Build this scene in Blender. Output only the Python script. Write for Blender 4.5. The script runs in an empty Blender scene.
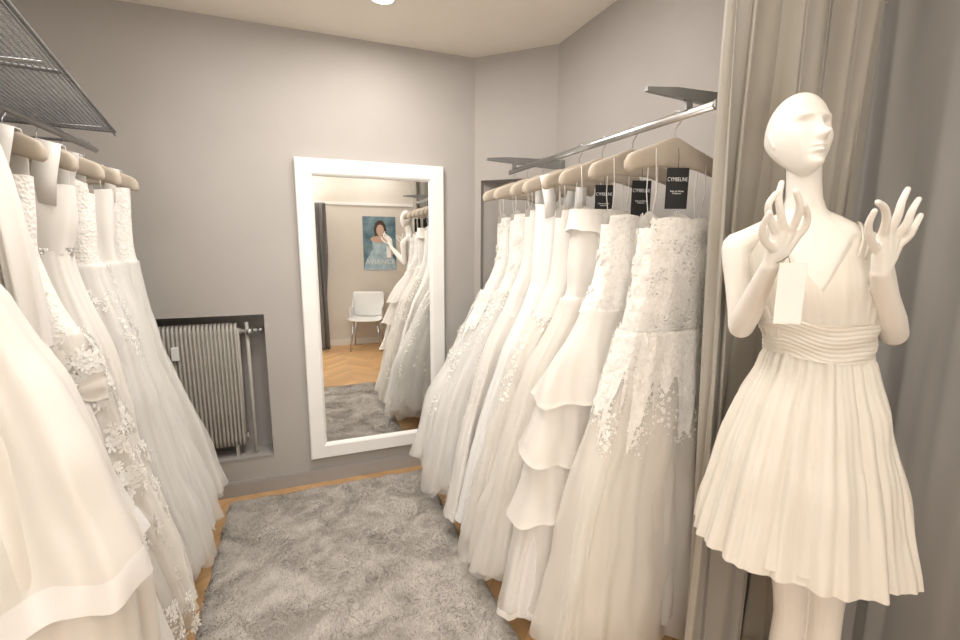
import bpy, math, random, bmesh
from mathutils import Vector, Matrix, noise
PI = math.pi
scene = bpy.context.scene
C = scene.collection
try:
    scene.view_settings.view_transform = 'Standard'
except Exception:
    pass
YAW, PITCH, ROLL, FPX, CH = math.radians(21.5), math.radians(9.5), math.radians(0.3), 458.0, 1.5
# ------------------------------------------------------------------ materials
def new_mat(name):
    m = bpy.data.materials.new(name); m.use_nodes = True
    nt = m.node_tree; nt.nodes.clear()
    return m, nt, nt.nodes.new('ShaderNodeOutputMaterial')
def mat(name, c1, c2=None, rough=.6, metal=0, nscale=5, bump=0, bscale=60, bdist=.002, trans=0, alpha=1, sheen=0, stretch=None, detail=4, kind='noise', spec=.5):
    m, nt, out = new_mat(name)
    N = nt.nodes.new; L = nt.links.new
    tc = N('ShaderNodeTexCoord'); mp = N('ShaderNodeMapping'); L(tc.outputs['Object'], mp.inputs[0])
    if stretch: mp.inputs['Scale'].default_value = stretch
    p = N('ShaderNodeBsdfPrincipled')
    p.inputs['Roughness'].default_value = rough; p.inputs['Metallic'].default_value = metal
    p.inputs['Specular IOR Level'].default_value = spec
    if sheen: p.inputs['Sheen Weight'].default_value = sheen
    nz = N('ShaderNodeTexNoise'); nz.inputs['Scale'].default_value = nscale; nz.inputs['Detail'].default_value = detail
    L(mp.outputs[0], nz.inputs['Vector'])
    cr = N('ShaderNodeValToRGB'); cr.color_ramp.elements[0].position = .35; cr.color_ramp.elements[1].position = .65
    cr.color_ramp.elements[0].color = (*c1, 1); cr.color_ramp.elements[1].color = (*(c2 or c1), 1)
    L(nz.outputs['Fac'], cr.inputs[0]); L(cr.outputs[0], p.inputs['Base Color'])
    if bump:
        if kind == 'voronoi':
            b = N('ShaderNodeTexVoronoi'); b.inputs['Scale'].default_value = bscale; src = b.outputs['Distance']
        else:
            b = N('ShaderNodeTexNoise'); b.inputs['Scale'].default_value = bscale; b.inputs['Detail'].default_value = 3; src = b.outputs['Fac']
        L(mp.outputs[0], b.inputs['Vector'])
        bp = N('ShaderNodeBump'); bp.inputs['Strength'].default_value = bump; bp.inputs['Distance'].default_value = bdist
        L(src, bp.inputs['Height']); L(bp.outputs[0], p.inputs['Normal'])
    s = p.outputs[0]
    if trans:
        tr = N('ShaderNodeBsdfTranslucent'); L(cr.outputs[0], tr.inputs[0])
        mx = N('ShaderNodeMixShader'); mx.inputs[0].default_value = trans; L(s, mx.inputs[1]); L(tr.outputs[0], mx.inputs[2]); s = mx.outputs[0]
    if alpha < 1:
        ta = N('ShaderNodeBsdfTransparent'); mx = N('ShaderNodeMixShader'); mx.inputs[0].default_value = alpha
        L(ta.outputs[0], mx.inputs[1]); L(s, mx.inputs[2]); s = mx.outputs[0]
    L(s, out.inputs[0])
    return m
def emis(name, c, k):
    m, nt, out = new_mat(name); e = nt.nodes.new('ShaderNodeEmission'); e.inputs[0].default_value = (*c, 1); e.inputs[1].default_value = k
    nt.links.new(e.outputs[0], out.inputs[0]); return m
M = {}
M['wall'] = mat('taupe_wallpaper', (.415, .388, .365), (.43, .403, .38), .85, nscale=3, bump=.35, bscale=170, bdist=.002)
M['wall_pale'] = mat('pale_wall_paint', (.68, .64, .58), (.70, .66, .60), .85, bump=.2, bscale=150)
M['ceiling'] = mat('cream_ceiling', (.85, .80, .71), (.87, .82, .73), .9, bump=.15, bscale=140)
M['skirting'] = mat('grey_skirting', (.36, .335, .315), (.38, .355, .335), .5)
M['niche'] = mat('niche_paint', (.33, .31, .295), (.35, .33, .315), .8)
M['white_paint'] = mat('white_lacquer', (.84, .825, .80), (.86, .845, .82), .35)
M['mirror'] = mat('mirror_glass', (.93, .93, .92), None, .01, 1)
M['chrome'] = mat('brushed_chrome', (.5, .5, .5), (.55, .55, .55), .28, 1)
M['dark_metal'] = mat('dark_grey_metal', (.32, .32, .32), (.37, .37, .37), .4, .8)
M['wire'] = mat('grey_coated_wire', (.18, .18, .185), (.22, .22, .22), .5, .4)
M['radiator'] = mat('old_radiator_enamel', (.39, .365, .33), (.44, .415, .38), .4, nscale=9)
M['plastic'] = mat('white_plastic', (.8, .8, .79), None, .4)
M['black'] = mat('black_card', (.008, .008, .009), (.011, .011, .012), .5)
M['tagtext'] = mat('white_print', (.8, .8, .8), None, .6)
M['card'] = mat('white_card', (.82, .8, .76), (.84, .82, .78), .7)
M['string'] = mat('dark_cord', (.03, .03, .03), None, .8)
M['hanger'] = mat('beige_felt', (.42, .355, .285), (.46, .395, .32), .85, nscale=20, bump=.2, bscale=400, sheen=.2)
M['mannequin'] = mat('matte_white_shell', (.79, .755, .70), (.80, .765, .71), .42, spec=.35)
M['curtain_taupe'] = mat('taupe_taffeta', (.38, .35, .295), (.42, .39, .335), .5, nscale=4, bump=.3, bscale=14, bdist=.004, sheen=.3, trans=.1, stretch=(1, 1, .25))
M['curtain_grey'] = mat('grey_voile', (.39, .38, .362), (.43, .42, .40), .5, nscale=5, bump=.25, bscale=12, bdist=.004, sheen=.25, trans=.3, stretch=(1, 1, .25))
M['curtain_dark'] = mat('dark_grey_velour', (.16, .155, .15), (.19, .185, .18), .7, nscale=5, bump=.25, bscale=12, bdist=.004, stretch=(1, 1, .25))
ivory = (.82, .79, .74); cream = (.775, .735, .675); white = (.9, .89, .87)
M['satin'] = mat('ivory_satin', ivory, (.84, .81, .765), .42, bump=.4, bscale=6, bdist=.016, trans=.15, sheen=.1, stretch=(1, 1, .3))
M['satin_cream'] = mat('cream_satin', cream, (.795, .755, .695), .38, bump=.45, bscale=6, bdist=.018, trans=.12, sheen=.1, stretch=(1, 1, .3))
M['satin_white'] = mat('white_mikado', (.89, .88, .86), (.91, .90, .88), .45, bump=.35, bscale=6, bdist=.014, trans=.15, stretch=(1, 1, .3))
M['tulle'] = mat('soft_white_tulle', (.965, .955, .935), (.985, .975, .955), .9, bump=.3, bscale=24, bdist=.006, trans=.45, alpha=.46, stretch=(1, 1, .15), spec=.2)
M['tulle_ivory'] = mat('soft_ivory_tulle', (.965, .94, .895), (.98, .955, .91), .9, bump=.3, bscale=24, bdist=.006, trans=.45, alpha=.48, stretch=(1, 1, .15), spec=.2)
M['organza'] = mat('crisp_organza', (.94, .91, .865), (.95, .925, .88), .6, bump=.3, bscale=14, bdist=.006, trans=.35, alpha=.78, stretch=(1, 1, .3))
M['lining'] = mat('opaque_lining', (.955, .935, .90), (.965, .945, .91), .8, trans=.3, bump=.3, bscale=18, bdist=.006, stretch=(1, 1, .15))
M['lace'] = mat('corded_lace', (.84, .81, .76), (.93, .905, .865), .8, nscale=45, bump=.6, bscale=110, bdist=.004, trans=.15, kind='voronoi', detail=2)
M['applique'] = mat('lace_flowers', (.93, .915, .88), (.95, .935, .90), .8, trans=.35, spec=.2)
M['bead'] = mat('silver_beading', (.6, .58, .54), (.8, .79, .75), .3, .4, nscale=160, bump=1, bscale=150, bdist=.004, kind='voronoi')
M['chiffon'] = mat('ivory_chiffon', (.83, .785, .71), (.85, .805, .73), .75, trans=.2, bump=.25, bscale=22, bdist=.004, stretch=(1, 1, .1))
M['bulb'] = emis('lit_diffuser', (1, .93, .82), 18)
def rug_mat():
    m, nt, out = new_mat('grey_shag'); N = nt.nodes.new; L = nt.links.new
    tc = N('ShaderNodeTexCoord'); p = N('ShaderNodeBsdfPrincipled'); p.inputs['Roughness'].default_value = .95
    a = N('ShaderNodeTexNoise'); a.inputs['Scale'].default_value = 5.5; a.inputs['Detail'].default_value = 6; a.inputs['Roughness'].default_value = .7; a.inputs['Distortion'].default_value = .7
    L(tc.outputs['Object'], a.inputs[0])
    cr = N('ShaderNodeValToRGB'); cr.color_ramp.elements[0].position = .40; cr.color_ramp.elements[1].position = .60
    cr.color_ramp.elements[0].color = (.335, .305, .275, 1); cr.color_ramp.elements[1].color = (.50, .462, .42, 1)
    L(a.outputs['Fac'], cr.inputs[0])
    L(cr.outputs[0], p.inputs['Base Color']); p.inputs['Sheen Weight'].default_value = .25
    L(p.outputs[0], out.inputs[0]); return m
M['rug'] = rug_mat()
def floor_mat():
    m, nt, out = new_mat('oak_herringbone'); N = nt.nodes.new; L = nt.links.new
    at = N('ShaderNodeAttribute'); at.attribute_name = 'tone'
    tc = N('ShaderNodeTexCoord'); nz = N('ShaderNodeTexNoise'); nz.inputs['Scale'].default_value = 30; nz.inputs['Detail'].default_value = 6
    L(tc.outputs['Object'], nz.inputs[0])
    hsv = N('ShaderNodeMixRGB'); hsv.blend_type = 'MULTIPLY'; hsv.inputs[0].default_value = .4
    cr = N('ShaderNodeValToRGB'); cr.color_ramp.elements[0].color = (.6, .55, .5, 1); cr.color_ramp.elements[1].color = (1, 1, 1, 1)
    L(nz.outputs['Fac'], cr.inputs[0]); L(at.outputs['Color'], hsv.inputs[1]); L(cr.outputs[0], hsv.inputs[2])
    p = N('ShaderNodeBsdfPrincipled'); p.inputs['Roughness'].default_value = .38
    L(hsv.outputs[0], p.inputs['Base Color']); L(p.outputs[0], out.inputs[0]); return m
M['floor'] = floor_mat()

# ------------------------------------------------------------------ mesh builder
class MB:
    def __init__(s): s.v = []; s.f = []
    def add(s, vs, fs):
        n = len(s.v); s.v += [tuple(v) for v in vs]; s.f += [tuple(i+n for i in f) for f in fs]
    def box(s, x0, x1, y0, y1, z0, z1, T=None):
        vs = [Vector((x, y, z)) for z in (z0, z1) for y in (y0, y1) for x in (x0, x1)]
        if T: vs = [T @ v for v in vs]
        s.add(vs, [(0, 2, 3, 1), (4, 5, 7, 6), (0, 1, 5, 4), (2, 6, 7, 3), (0, 4, 6, 2), (1, 3, 7, 5)]); return s
    def rings(s, rs, cap=True, closed=False):
        n = len(rs[0]); m = len(rs); vs = [p for r in rs for p in r]; fs = []
        for j in range(m if closed else m-1):
            k = (j+1) % m
            for i in range(n):
                fs.append((j*n+i, j*n+(i+1) % n, k*n+(i+1) % n, k*n+i))
        if cap and not closed: fs += [tuple(range(n))[::-1], tuple(range((m-1)*n, m*n))]
        s.add(vs, fs); return s
    def tube(s, pts, r, n=10, flat=None, round_ends=False):
        pts = [Vector(p) for p in pts]; rr = list(r) if isinstance(r, (list, tuple)) else [r]*len(pts)
        if round_ends:
            d0 = (pts[0]-pts[1]).normalized(); d1 = (pts[-1]-pts[-2]).normalized(); r0, r1 = rr[0], rr[-1]
            pre = [(pts[0]+d0*r0*math.sin(a), r0*math.cos(a)) for a in (1.45, 1.05, .55)]
            post = [(pts[-1]+d1*r1*math.sin(a), r1*math.cos(a)) for a in (.55, 1.05, 1.45)]
            pts = [p for p, _ in pre]+pts+[p for p, _ in post]; rr = [q for _, q in pre]+rr+[q for _, q in post]
        rs = []; up = None
        for i, p in enumerate(pts):
            t = (pts[min(i+1, len(pts)-1)]-pts[max(i-1, 0)]).normalized()
            if up is None:
                up = Vector((0, 0, 1)) if abs(t.z) < .9 else Vector((0, 1, 0))
            a = t.cross(up).normalized(); up = a.cross(t).normalized()
            f = flat or 1
            rs.append([p+a*rr[i]*math.cos(2*PI*k/n)+up*rr[i]*f*math.sin(2*PI*k/n) for k in range(n)])
        return s.rings(rs)
    def build(s, name, m, parent=None, smooth=True, label=None, bevel=0):
        me = bpy.data.meshes.new(name); me.from_pydata(s.v, [], s.f); me.materials.append(m)
        bm = bmesh.new(); bm.from_mesh(me); bmesh.ops.recalc_face_normals(bm, faces=bm.faces); bm.to_mesh(me); bm.free()
        if smooth: me.polygons.foreach_set('use_smooth', [True]*len(me.polygons))
        o = bpy.data.objects.new(name, me); C.objects.link(o)
        if parent: o.parent = parent
        if label: o['label'] = label
        if bevel:
            b = o.modifiers.new('bevel', 'BEVEL'); b.width = bevel; b.segments = 2; b.limit_method = 'ANGLE'
        return o
def thing(name, label, cat, loc=(0, 0, 0), rz=0, group=None):
    o = bpy.data.objects.new(name, None); C.objects.link(o); o.location = loc; o.rotation_euler = (0, 0, rz)
    o['label'] = label; o['category'] = cat
    if group: o['group'] = group
    return o
def struct(o): o['kind'] = 'structure'; return o
def text_mesh(name, body, size, m, mtx, parent, width=1, thin=0):
    cu = bpy.data.curves.new(name+'_c', 'FONT'); cu.body = body; cu.size = size; cu.align_x = 'CENTER'; cu.align_y = 'CENTER'; cu.extrude = .0003
    cu.offset = -thin*size
    t = bpy.data.objects.new(name+'_t', cu); C.objects.link(t)
    bpy.context.view_layer.update()
    me = bpy.data.meshes.new_from_object(t.evaluated_get(bpy.context.evaluated_depsgraph_get()))
    bpy.data.objects.remove(t); me.materials.clear(); me.materials.append(m)
    me.transform(mtx @ Matrix.Diagonal((width, 1, 1, 1)))
    o = bpy.data.objects.new(name, me); C.objects.link(o); o.parent = parent; return o
STAND = Matrix.Rotation(PI/2, 4, 'X')

# ------------------------------------------------------------------ room shell
H = 2.64
def make_floor():
    W, Lp = .075, .375; vs = []; fs = []; tones = []; R = random.Random(4)
    rot = Matrix.Rotation(math.radians(45), 2)
    def plank(x0, y0, x1, y1):
        g = .0008
        q = [Vector(p) for p in ((x0+g, y0+g), (x1-g, y0+g), (x1-g, y1-g), (x0+g, y1-g))]
        q = [rot @ p for p in q]
        if max(p.x for p in q) > 2.65 or min(p.x for p in q) < -1.85 or max(p.y for p in q) > 3.2 or min(p.y for p in q) < -1.4: return
        n = len(vs); vs.extend([(p.x, p.y, 0) for p in q]); fs.append((n, n+1, n+2, n+3)); k = R.uniform(.85, 1.12)
        tones.append((.60*k, .37*k*R.uniform(.97, 1.03), .18*k, 1))
    for i in range(-60, 90):
        for j in range(-12, 14):
            ox = i*W+j*Lp; oy = i*W-j*Lp
            plank(ox, oy, ox+Lp, oy+W); plank(ox+Lp, oy+W-Lp, ox+Lp+W, oy+W)
    n = len(vs)
    bx = MB().box(-1.9, 2.7, -1.45, 3.25, -.1, -.0008)
    vs += bx.v; fs += [tuple(q+n for q in f) for f in bx.f]; tones += [(.2, .11, .05, 1)]*6
    me = bpy.data.meshes.new('floor'); me.from_pydata(vs, [], fs); me.materials.append(M['floor'])
    ca = me.color_attributes.new('tone', 'FLOAT_COLOR', 'CORNER')
    for p in me.polygons:
        for li in p.loop_indices: ca.data[li].color = tones[p.index]
    o = bpy.data.objects.new('floor', me); C.objects.link(o); return struct(o)
make_floor()
struct(MB().box(-1.9, 2.7, -1.45, 3.25, H, H+.1).build('ceiling', M['ceiling'], smooth=False))
BW = 2.888; LWX = -1.2
NX0, NX1, NZ0, NZ1 = -.765, -.205, .22, 1.09
b = MB()
b.box(-1.6, NX0, BW, 3.1, 0, H); b.box(NX1, 1.35, BW, 3.1, 0, H); b.box(NX0, NX1, BW, 3.1, 0, NZ0); b.box(NX0, NX1, BW, 3.1, NZ1, H); b.box(NX0, NX1, 3.06, 3.1, NZ0, NZ1)
struct(b.build('wall_back', M['wall'], smooth=False))
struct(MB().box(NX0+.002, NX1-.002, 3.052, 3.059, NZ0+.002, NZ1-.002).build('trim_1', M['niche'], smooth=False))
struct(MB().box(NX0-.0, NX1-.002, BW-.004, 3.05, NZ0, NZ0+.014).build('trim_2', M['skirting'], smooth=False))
A = Vector((1.095, BW, 0)); T = Matrix.Translation(A) @ Matrix.Rotation(-PI/4, 4, 'Z'); CL = .535
b = MB()
b.box(-.0, .045, 0, .25, 0, H, T); b.box(.40, CL+.1, 0, .25, 0, H, T); b.box(.045, .40, 0, .25, 0, .9, T); b.box(.045, .40, 0, .25, 1.9, H, T); b.box(.045, .40, .12, .25, .9, 1.9, T)
struct(b.build('wall_corner', M['wall'], smooth=False))
RX = 1.473
struct(MB().box(RX, RX+.14, 1.10, 2.51, 0, H).build('wall_right', M['wall'], smooth=False))
struct(MB().box(RX, 2.5, 1.08, 1.10, 0, H).build('wall_partition', M['wall_pale'], smooth=False))
struct(MB().box(2.4, 2.5, -1.3, 1.08, 0, H).build('wall_far_right', M['wall_pale'], smooth=False))
struct(MB().box(LWX-.15, LWX, -1.25, BW, 0, H).build('wall_left', M['wall'], smooth=False))
struct(MB().box(-1.2, 2.5, -1.3, -1.2, 0, H).build('wall_rear', M['wall_pale'], smooth=False))
struct(MB().box(-1.19, 2.4, -1.2, -1.18, 2.03, 2.07).build('trim_3', M['white_paint'], smooth=False))
b = MB(); b.box(LWX, 1.09, BW-.014, BW, 0, .085); b.box(LWX, 1.09, BW-.009, BW, .085, .092)
struct(b.build('baseboard_back', M['skirting'], smooth=False))
struct(MB().box(0, CL, -.014, 0, 0, .09, T).build('baseboard_corner', M['skirting'], smooth=False))
struct(MB().box(RX-.014, RX, 1.1, 2.5, 0, .09).build('baseboard_right', M['skirting'], smooth=False))
struct(MB().box(-1.19, 2.4, -1.2, -1.186, 0, .09).build('baseboard_rear', M['white_paint'], smooth=False))

def downlight(x, y, label, w):
    r = thing('ceiling_downlight', label, 'ceiling light', (x, y, H))
    rs = [[(q*math.cos(2*PI*k/32), q*math.sin(2*PI*k/32), z) for k in range(32)] for q, z in ((.050, -.002), (.052, -.010), (.064, -.010), (.066, -.001))]
    MB().rings(rs, cap=False).build('ring', M['white_paint'], r)
    MB().rings([[(q*math.cos(2*PI*k/32), q*math.sin(2*PI*k/32), z) for k in range(32)] for q, z in ((.051, -.004), (.035, -.009), (.005, -.011))]).build('diffuser', M['bulb'], r)
    l = bpy.data.lights.new('spot', 'AREA'); l.shape = 'DISK'; l.size = .12; l.energy = w; l.color = (1, .93, .85)
    o = bpy.data.objects.new('downlight_lamp', l); C.objects.link(o); o.location = (x, y, H-.02)
downlight(.435, 2.375, 'round recessed spot glowing in the ceiling above the mirror', 6)

# ------------------------------------------------------------------ lights
def area(name, loc, size, e, col, rot=(0, 0, 0)):
    l = bpy.data.lights.new(name, 'AREA'); l.shape = 'DISK'; l.size = size; l.energy = e; l.color = col
    o = bpy.data.objects.new(name, l); C.objects.link(o); o.location = loc; o.rotation_euler = rot
warm = (1, .96, .915)
area('ceiling_lamp_a', (.15, 1.7, H-.03), 1.0, 31, warm)
area('ceiling_lamp_b', (.30, .45, H-.03), .9, 6, warm)
area('ceiling_lamp_c', (1.1, -.75, H-.03), .6, 6, warm)
area('rear_fill_added', (-.45, -1.1, 1.0), 1.1, 26, (1, .972, .945), (math.radians(90), 0, math.radians(-20)))  # added fill from behind the camera, kept out of the mirror; not a room lamp
area('upward_fill_added', (-.45, -.45, 1.9), .9, 38, (1, .958, .905), (PI, 0, 0))  # unseen fill added to brighten the ceiling by bounce; no fixture stands here
w = bpy.data.worlds.new('World'); scene.world = w; w.use_nodes = True
w.node_tree.nodes['Background'].inputs[0].default_value = (.9, .85, .8, 1); w.node_tree.nodes['Background'].inputs[1].default_value = .3

# ------------------------------------------------------------------ mirror
mr = thing('wall_mirror', 'tall mirror in a broad white frame hung on the grey back wall', 'mirror', (.44, BW, .17))
mw, mh, fw = .435, 1.80, .098
rs = []
for (sx, sz) in ((-1, 0), (1, 0), (1, 1), (-1, 1)):
    ox, oz = sx*mw, sz*mh; ix, iz = sx*(mw-fw), (fw if sz == 0 else mh-fw)
    q = lambda k: (ox+(ix-ox)*k, oz+(iz-oz)*k)
    prof = [(0, 0), (0, -.034), (.06, -.042), (.8, -.042), (.9, -.036), (1, -.02), (1, 0)]
    rs.append([(q(k)[0], y, q(k)[1]) for k, y in prof])
MB().rings(rs, closed=True).build('frame', M['white_paint'], mr, smooth=False)
MB().box(-mw+fw-.01, mw-fw+.01, -.021, -.012, fw-.01, mh-fw+.01).build('glass', M['mirror'], mr, smooth=False)

# ------------------------------------------------------------------ radiator
rd = thing('column_radiator', 'old ribbed grey radiator inside the recess in the back wall', 'radiator', (-.55, 2.945, .3))
b = MB(); x = -.2
while x < .2:
    rs = []
    for z, sy in ((.0, .02), (.012, .042), (.05, .05), (.69, .05), (.728, .042), (.742, .02)):
        rs.append([(x+.0090*math.copysign(abs(math.cos(a))**.6, math.cos(a)), sy*math.copysign(abs(math.sin(a))**.6, math.sin(a)), z) for a in [2*PI*k/14 for k in range(14)]])
    b.rings(rs); x += .0205
b.box(-.2, .205, -.034, .034, .03, .71)
b.build('columns', M['radiator'], rd)
for z in (.69, .05):
    MB().tube([(-.205, 0, z), (.215, 0, z)], .018, 12).build('header', M['radiator'], rd)
b = MB(); b.tube([(.215, 0, .69), (.265, 0, .69), (.30, 0, .69), (.33, 0, .69)], .011, 10); b.tube([(.25, -.03, .745), (.25, -.03, .3), (.25, -.03, -.02), (.25, .0, -.05), (.25, 0, -.078)], .010, 10)
b.tube([(.25, 0, .69), (.25, -.03, .70)], .01, 8)
b.build('pipe', M['radiator'], rd)
b = MB(); b.tube([(.262, 0, .69), (.262, -.015, .69), (.262, -.06, .69)], [.02, .02, .017], 16); b.tube([(.30, 0, .69), (.335, 0, .69)], .016, 12)
b.build('valve', M['dark_metal'], rd)
MB().box(-.125, -.09, -.074, -.048, .555, .63).build('heat_meter', M['plastic'], rd, smooth=False, bevel=.003, label='small white heat meter')
for sx in (-.17, .17):
    MB().box(sx-.008, sx+.008, .0, .108, .655, .668).build('wall_bracket', M['dark_metal'], rd, smooth=False)
for sx in (-.15, .15):
    MB().box(sx-.008, sx+.008, -.03, .03, -.066, .01).build('foot', M['radiator'], rd, smooth=False)

# ------------------------------------------------------------------ rug
def make_rug():
    root = thing('shag_rug', 'grey deep pile rug lying on the wooden floor between the gowns', 'rug', (.125, 1.84, 0))
    hx, hy = .575, .94; nx, ny = 90, 140; R = random.Random(9); vs = []; fs = []
    def hgt(x, y):
        e = min(hx-abs(x), hy-abs(y)); return .026*min(1, (max(e, 0)/.02)**.5)+.006*noise.noise(Vector((x*16, y*16, 0)))*(1 if e > .02 else 0)
    for j in range(ny+1):
        for i in range(nx+1):
            x = -hx+2*hx*i/nx; y = -hy+2*hy*j/ny
            vs.append((x+.004*noise.noise(Vector((x*9, y*9, 3))), y+.004*noise.noise(Vector((x*9, y*9, 7))), max(.001, hgt(x, y))))
    for j in range(ny):
        for i in range(nx):
            a = j*(nx+1)+i; fs.append((a, a+1, a+nx+2, a+nx+1))
    b = MB(); b.add(vs, fs); b.build('backing', M['rug'], root)
    vs = []; fs = []
    for k in range(110000):
        x = R.uniform(-hx, hx); y = R.uniform(-hy, hy); z = hgt(x, y)-.004
        fl = noise.noise(Vector((x*3.2, y*3.2, 11)))*PI*2.8
        lx = math.cos(fl)*.010+R.gauss(0, .0035); ly = math.sin(fl)*.010+R.gauss(0, .0035); a = R.uniform(0, PI); w_ = R.uniform(.0018, .003)
        h = R.uniform(.007, .013); n = len(vs)
        vs += [(x-w_*math.cos(a), y-w_*math.sin(a), z), (x+w_*math.cos(a), y+w_*math.sin(a), z), (x+lx, y+ly, z+h)]; fs.append((n, n+1, n+2))
    me = bpy.data.meshes.new('pile'); me.from_pydata(vs, [], fs); me.materials.append(M['rug'])
    o = bpy.data.objects.new('pile', me); C.objects.link(o); o.parent = root; o['kind'] = 'stuff'
make_rug()

# ------------------------------------------------------------------ cloth surfaces
def interp(prof, z):
    n = len(prof)
    if z >= prof[0][0]: return prof[0][1:]
    if z <= prof[-1][0]: return prof[-1][1:]
    for i in range(n-1):
        if prof[i][0] >= z >= prof[i+1][0]:
            p1, p2 = prof[i], prof[i+1]; p0 = prof[max(i-1, 0)]; p3 = prof[min(i+2, n-1)]
            t = (p1[0]-z)/(p1[0]-p2[0]); t2 = t*t; t3 = t2*t
            out = []
            for k in range(1, len(p1)):
                m1 = (p2[k]-p0[k])/2 if i > 0 else (p2[k]-p1[k]); m2 = (p3[k]-p1[k])/2 if i+2 < n else (p2[k]-p1[k])
                out.append((2*t3-3*t2+1)*p1[k]+(t3-2*t2+t)*m1+(-2*t3+3*t2)*p2[k]+(t3-t2)*m2)
            return out
class Surf:
    def __init__(s, prof, ztop, zhem, seed=1, n=14, a0=.002, a1=.02, off=0, hem=.012, sharp=False, p=.75, topf=None, cy=None, cx=None, hemf=None, fexp=1.0, flare=0, rot=0, drift=2.2, crump=0):
        s.prof = prof; s.zt = ztop; s.zh = zhem; s.a0 = a0; s.a1 = a1; s.off = off; s.hem = hem; s.sharp = sharp; s.p = p; s.topf = topf; s.cy = cy; s.cx = cx; s.hemf = hemf; s.fexp = fexp; s.flare = flare; s.rot = rot; s.crump = crump; s.seed = seed
        R = random.Random(seed)
        s.h = [(max(2, int(n*f+.5)), am, R.uniform(0, 2*PI), R.uniform(-drift, drift)) for f, am in ((.28, .6), (.55, .7), (.85, .8), (1.3, .5), (2.1, .22))]
        s.w = [(R.randint(2, 5), R.uniform(0, 6)), (R.randint(6, 10), R.uniform(0, 6))]
    def F(s, th, t):
        v = 0
        for k, am, ph, dr in s.h:
            a = k*th+ph+dr*t+.5*math.sin(2*th+ph)
            v += am*((2*abs(math.sin(a*.5))-1.25) if s.sharp and k > 6 and k % 2 == 0 else math.sin(a))
        return v/1.6
    def P(s, th, t):
        zt = s.zt+(s.topf(th) if s.topf else 0)
        zh = s.zh+s.hem*(math.sin(s.w[0][0]*th+s.w[0][1])+.4*math.sin(s.w[1][0]*th+s.w[1][1]))+(s.hemf(th) if s.hemf else 0)
        z = zt+(zh-zt)*t
        ai, ao, bb = interp(s.prof, z)[:3]
        c, q = math.cos(th), math.sin(th); p = s.p
        ax = (ai+ao)/2; x0 = (ao-ai)/2
        x = ax*math.copysign(abs(c)**p, c); y = bb*math.copysign(abs(q)**p, q)
        nx, ny = c/ax, q/bb; l = math.hypot(nx, ny); nx /= l; ny /= l
        d = s.off+s.flare*t*t+(s.a0+(s.a1-s.a0)*t**s.fexp)*s.F(th, t)
        if s.crump:
            d += s.crump*min(1, t*2.2)*(noise.noise(Vector((x*11+s.seed, y*11, z*2.6)))+.45*noise.noise(Vector((x*25, y*25+s.seed, z*7))))
        x = x0+x+nx*d; y = y+ny*d
        if s.rot:
            cr, sr = math.cos(s.rot), math.sin(s.rot); x, y = x*cr-y*sr, x*sr+y*cr
        if s.cx: x += s.cx(z)
        if s.cy: y += s.cy(z, x)
        return Vector((x, y, z))
    def N(s, th, t):
        e = .01; a = s.P(th+e, t)-s.P(th-e, t); b_ = s.P(th, min(1, t+e))-s.P(th, max(0, t-e))
        return b_.cross(a).normalized(), a.normalized()
    def mesh(s, mb, nt=150, nz=48, t0=0, t1=1, off=0):
        o0 = s.off; s.off += off
        vs = [s.P(2*PI*i/nt, t0+(t1-t0)*j/nz) for j in range(nz+1) for i in range(nt)]
        s.off = o0; fs = []
        for j in range(nz):
            for i in range(nt):
                k = (i+1) % nt
                fs.append((j*nt+i, j*nt+k, (j+1)*nt+k, (j+1)*nt+i))
        mb.add(vs, fs); return mb
def flower(mb, P, N, U, size, R, lift=.1, petals=5):
    V = N.cross(U); a0 = R.uniform(0, 6.28)
    vs = [P+N*.002]; fs = []
    for k in range(petals):
        a = a0+2*PI*k/petals; n = len(vs); L_ = size*R.uniform(.8, 1.15); w = .46
        for (rr, da, h) in ((.5, -w, .5), (.9, -w*.75, 1.0), (1.03, 0, .9), (.9, w*.75, 1.0), (.5, w, .5)):
            vs.append(P+(U*math.cos(a+da)+V*math.sin(a+da))*L_*rr+N*(.002+lift*size*h))
        fs += [(0, n, n+1), (0, n+1, n+2), (0, n+2, n+3), (0, n+3, n+4)]
    mb.add(vs, fs)
def leaf(mb, P, N, U, size, R):
    V = N.cross(U); a = R.uniform(0, 6.28); D = U*math.cos(a)+V*math.sin(a); E = N.cross(D)
    vs = [P+N*.002, P+D*size*.5+E*size*.25+N*.003, P+D*size*1.3+N*.002, P+D*size*.5-E*size*.25+N*.003]
    mb.add(vs, [(0, 1, 2), (0, 2, 3)])
def applique(surf, count, tf, size, seed, off=.003, lift=.06):
    R = random.Random(seed); mb = MB(); o0 = surf.off; surf.off += off; c_th = 0; c_t = 0
    for k in range(count):
        if k % 7 == 0: c_th = R.uniform(0, 2*PI); c_t = tf(R)
        th = c_th+R.gauss(0, .10); t = c_t+R.gauss(0, .025)
        t = min(.995, max(.005, t))
        P = surf.P(th, t); N_, U = surf.N(th, t)
        s_ = R.uniform(*size)
        flower(mb, P, N_, U, s_, R, lift)
        for q in range(3):
            th2 = th+R.uniform(-.1, .1); t2 = min(1, max(0, t+R.uniform(-.025, .025))); leaf(mb, surf.P(th2, t2), N_, U, s_*.9, R)
    surf.off = o0
    return mb
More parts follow.
